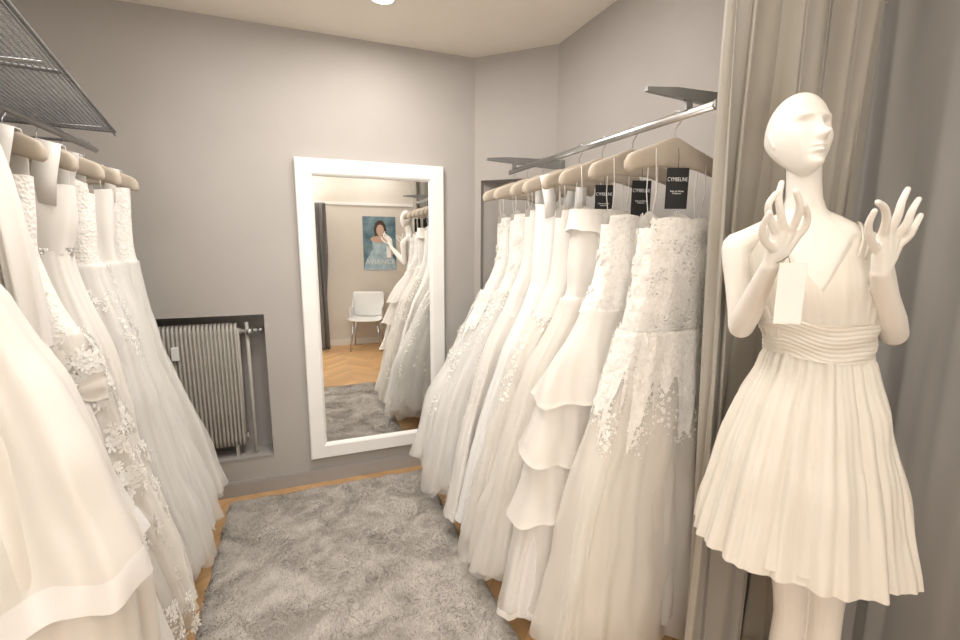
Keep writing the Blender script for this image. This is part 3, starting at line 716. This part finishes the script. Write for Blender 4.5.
for j in range(1, 90):
    e = -PI/2+PI*j/90
    rs.append([head_pt(2*PI*k/150, e) for k in range(150)])
Hd.rings(rs)
for sx in (-1, 1):
    Hd.tube([(sx*.056, -.004, -.026), (sx*.059, -.008, -.01), (sx*.060, -.012, .006), (sx*.058, -.008, .015)], [.005, .006, .0070, .005], 10, round_ends=True)
TH = Matrix.Translation(HC) @ Matrix.Rotation(math.radians(180+5), 4, 'Z') @ Matrix.Rotation(math.radians(10), 4, 'X') @ Matrix.Scale(.95, 4)
b.add([TH @ Vector(v) for v in Hd.v], Hd.f)
bo = b.build('body', M['mannequin'], mq)
md = bo.modifiers.new('r', 'REMESH'); md.mode = 'VOXEL'; md.voxel_size = .0023; md.use_smooth_shade = True
sm = bo.modifiers.new('s', 'SMOOTH'); sm.factor = .5; sm.iterations = 3
bpy.context.view_layer.update()
me = bpy.data.meshes.new_from_object(bo.evaluated_get(bpy.context.evaluated_depsgraph_get()))
bo.modifiers.clear(); bo.data = me; me.polygons.foreach_set('use_smooth', [True]*len(me.polygons))
if not me.materials: me.materials.append(M['mannequin'])
MB().rings([[(rc(0)+q*math.cos(a), .0+q*math.sin(a), z) for a in [2*PI*k/48 for k in range(48)]] for q, z in ((.17, 0), (.175, .004), (.172, .012), (.165, .014))]).build('base_plate', M['chrome'], mq)
MB().tube([(rc(.1), .06, .01), (rc(.2), .06, .25), (rc(.3)+.03, .03, .33)], .007, 10).build('support_rod', M['chrome'], mq)
DP = [(1.55, .138, .138, .075), (1.48, .144, .144, .09), (1.40, .139, .139, .105), (1.33, .125, .125, .096), (1.245, .111, .111, .083), (1.22, .118, .118, .087), (1.1, .162, .157, .122), (.9, .215, .208, .160), (.69, .255, .243, .188)]
ctr = lambda z: rc(z) if z > 1.2 else rc(1.2)+(.868-R0-rc(1.2))*min(1, (1.2-z)/.5)
def dtop(th):
    s_ = math.sin(th); c = math.cos(th)
    if s_ < 0: return -.125*max(0, 1-abs(c)/.55)**1.1-.07*max(0, (abs(c)-.72)/.28)**.8
    return -.08
SB = Surf(DP, 1.520, 1.235, 71, 34, .0008, .0022, off=.002, hem=0, topf=dtop, cx=ctr, p=.95, rot=BR, drift=4)
drs = SB.mesh(MB(), 340, 44).build('dress', M['chiffon'], mq, label='short ivory chiffon dress with pleated sash')
rs = []
for j in range(81):
    z = 1.325-.095*j/80
    ring = []
    for k in range(160):
        a = 2*PI*k/160; ai, ao, bb = interp(DP, z)
        d = .005+.0018*abs(math.sin(PI*j/80*9.0+2.2*math.sin(a*2+.5)+1.3*math.sin(5*a)))+.0018*math.sin(PI*j/80*4+3*a)
        x, y = rot2((ai+d)*math.cos(a), (bb+d)*math.sin(a))
        ring.append((ctr(z)+x, y, z+.006*math.sin(a*2+1)))
    rs.append(ring)
MB().rings(rs, cap=False).build('sash', M['chiffon'], drs)
hemf = lambda th: .006*math.cos(th)-.006*math.sin(-th)
for q in range(2):
    SK = Surf(DP, 1.24, .700+.02*(1-q), 90+q, 28, .0035, .0085+.001*q, off=-.010+.012*q, hem=.0010, sharp=False, cx=ctr, hemf=hemf, p=1.0, fexp=.6, rot=BR, drift=1.3, crump=.016)
    SK.mesh(MB(), 600, 56).build('skirt' if q else 'underskirt', M['chiffon'], drs)
for sx in (-1, 1):
    cxx = rc(1.5)
    for k2 in (0, 1):
        mb = MB(); pts = []
        for (px_, py_, pz_) in ((.078, -.094, 1.475), (.086, -.080, 1.512), (.088, -.056, 1.538), (.088, -.03, 1.552), (.087, -.005, 1.548), (.086, .030, 1.530), (.084, .065, 1.49), (.080, .082, 1.43)):
            x, y = rot2(sx*(px_+.012*k2), py_); pts.append((cxx+x, y, pz_-.005*k2))
        sd_ = rot2(1, 0)
        ribbon(mb, pts, .006, (sd_[0], sd_[1], -.35*sx), .0008)
        mb.build('shoulder_strap', M['chiffon'], drs)
pc = mp(790, 292, .93)
wp = mq.matrix_basis @ pc
pr_ = thing('price_card', 'blank white card hanging in front of the mannequin\'s chest', 'tag', wp, -YAW)
MB().box(-.028, .028, -.0008, .0008, -.062, .062).build('card', M['card'], pr_, smooth=False)
wl = wr1-pc
MB().tube([(-.005, 0, .056), (-.012, .0, .075), (wl.x*.9, wl.y-.02, wl.z+.006)], .0007, 6).build('cord', M['string'], pr_)

# ------------------------------------------------------------------ behind the camera, seen in the mirror
ch = thing('white_chair', 'white moulded shell chair standing by the rear wall, seen in the mirror', 'chair', (.86, -.86, 0), math.radians(15))
def sheet(fn, nu, nv):
    vs = [fn(i/nu, j/nv) for j in range(nv+1) for i in range(nu+1)]; m = MB()
    m.add(vs, [(j*(nu+1)+i, j*(nu+1)+i+1, (j+1)*(nu+1)+i+1, (j+1)*(nu+1)+i) for j in range(nv) for i in range(nu)]); return m
s_ = sheet(lambda u, v: ((-.23+.46*u)*(1-.10*(1-v)), -.02+(.2-.42*v)*-1, .43-.02*math.sin(PI*u)*math.sin(PI*v)+.03*(2*abs(u-.5))**4), 16, 16).build('seat', M['plastic'], ch)
s_.modifiers.new('t', 'SOLIDIFY').thickness = .012
def shell(u, v):
    t = (u-.5)*2; sg = math.copysign(1, t)
    at = abs(t)
    if at < .6: x, y = .225*t/.6, -.235-.06*v
    else: x, y = sg*.225, -.235-.06*v*(1-(at-.6)/.4)+.30*(at-.6)/.4
    h_ = .36 if at < .55 else .36-.20*min(1, (at-.55)/.2)
    return (x, y, .43+h_*v)
s_ = sheet(shell, 40, 14).build('backrest', M['plastic'], ch)
s_.modifiers.new('t', 'SOLIDIFY').thickness = .012
for sx in (-1, 1):
    for sy in (-1, 1):
        MB().tube([(sx*.16, sy*.15, .42), (sx*.21, sy*.21, .0)], [.014, .011], 10).build('leg', M['chrome'], ch)
po = thing('poster', 'poster of a woman in a pale blue gown, seen in the mirror', 'poster', (1.13, -1.1975, 1.49))
PB = mat('poster_blue', (.07, .15, .20), (.24, .35, .40), .4, nscale=6); PS = mat('poster_skin', (.6, .42, .33), None, .5); PH = mat('poster_hair', (.07, .04, .025), None, .5); PD = mat('poster_dress', (.32, .46, .56), (.50, .64, .70), .5, nscale=14)
MB().box(-.24, .24, -.002, .002, -.39, .39).build('sheet', PB, po, smooth=False)
def flat(name, poly, y, m):
    q = MB(); n = len(poly); q.add([(x_, y, z_) for x_, z_ in poly], [tuple(range(n))]); return q.build(name, m, po, smooth=False)
ell = lambda cx, cz, a, c: [(cx+a*math.cos(2*PI*k/24), cz+c*math.sin(2*PI*k/24)) for k in range(24)]
flat('hair_shape', [(.08, .08), (.105, .16), (.095, .26), (.05, .33), (-.01, .335), (-.06, .29), (-.08, .2), (-.07, .1), (-.04, .06), (.05, .05)], .003, PH)
flat('gown_shape', [(-.24, -.39), (.24, -.39), (.22, -.25), (.13, -.08), (.14, .05), (.02, .01), (-.11, .05), (-.10, -.08), (-.19, -.22)], .0035, PD)
flat('shoulder_shape', ell(.01, .06, .145, .05), .004, PS)
flat('face_shape', ell(.012, .19, .055, .085), .0045, PS)
flat('arm_shape', [(.14, .07), (.17, .05), (.23, -.12), (.12, -.24), (.10, -.20), (.18, -.12)], .0046, PS)
text_mesh('lettering', 'AVIANCE', .105, M['tagtext'], Matrix.Translation((0, .006, -.27)) @ STAND, po, 1.0)

# ------------------------------------------------------------------ camera
cam = bpy.data.cameras.new('cam'); cam.sensor_fit = 'HORIZONTAL'; cam.sensor_width = 36; cam.lens = FPX/960*36; cam.clip_start = .02
co = bpy.data.objects.new('camera', cam); C.objects.link(co)
right = Vector((math.cos(YAW), -math.sin(YAW), 0)); fwd = Vector((math.sin(YAW)*cP, math.cos(YAW)*cP, -sP)); up = right.cross(fwd)
r2 = right*math.cos(ROLL)+up*math.sin(ROLL); u2 = up*math.cos(ROLL)-right*math.sin(ROLL)
m3 = Matrix((r2, u2, -fwd)).transposed(); co.matrix_world = Matrix.Translation((0, 0, CH)) @ m3.to_4x4()
scene.camera = co
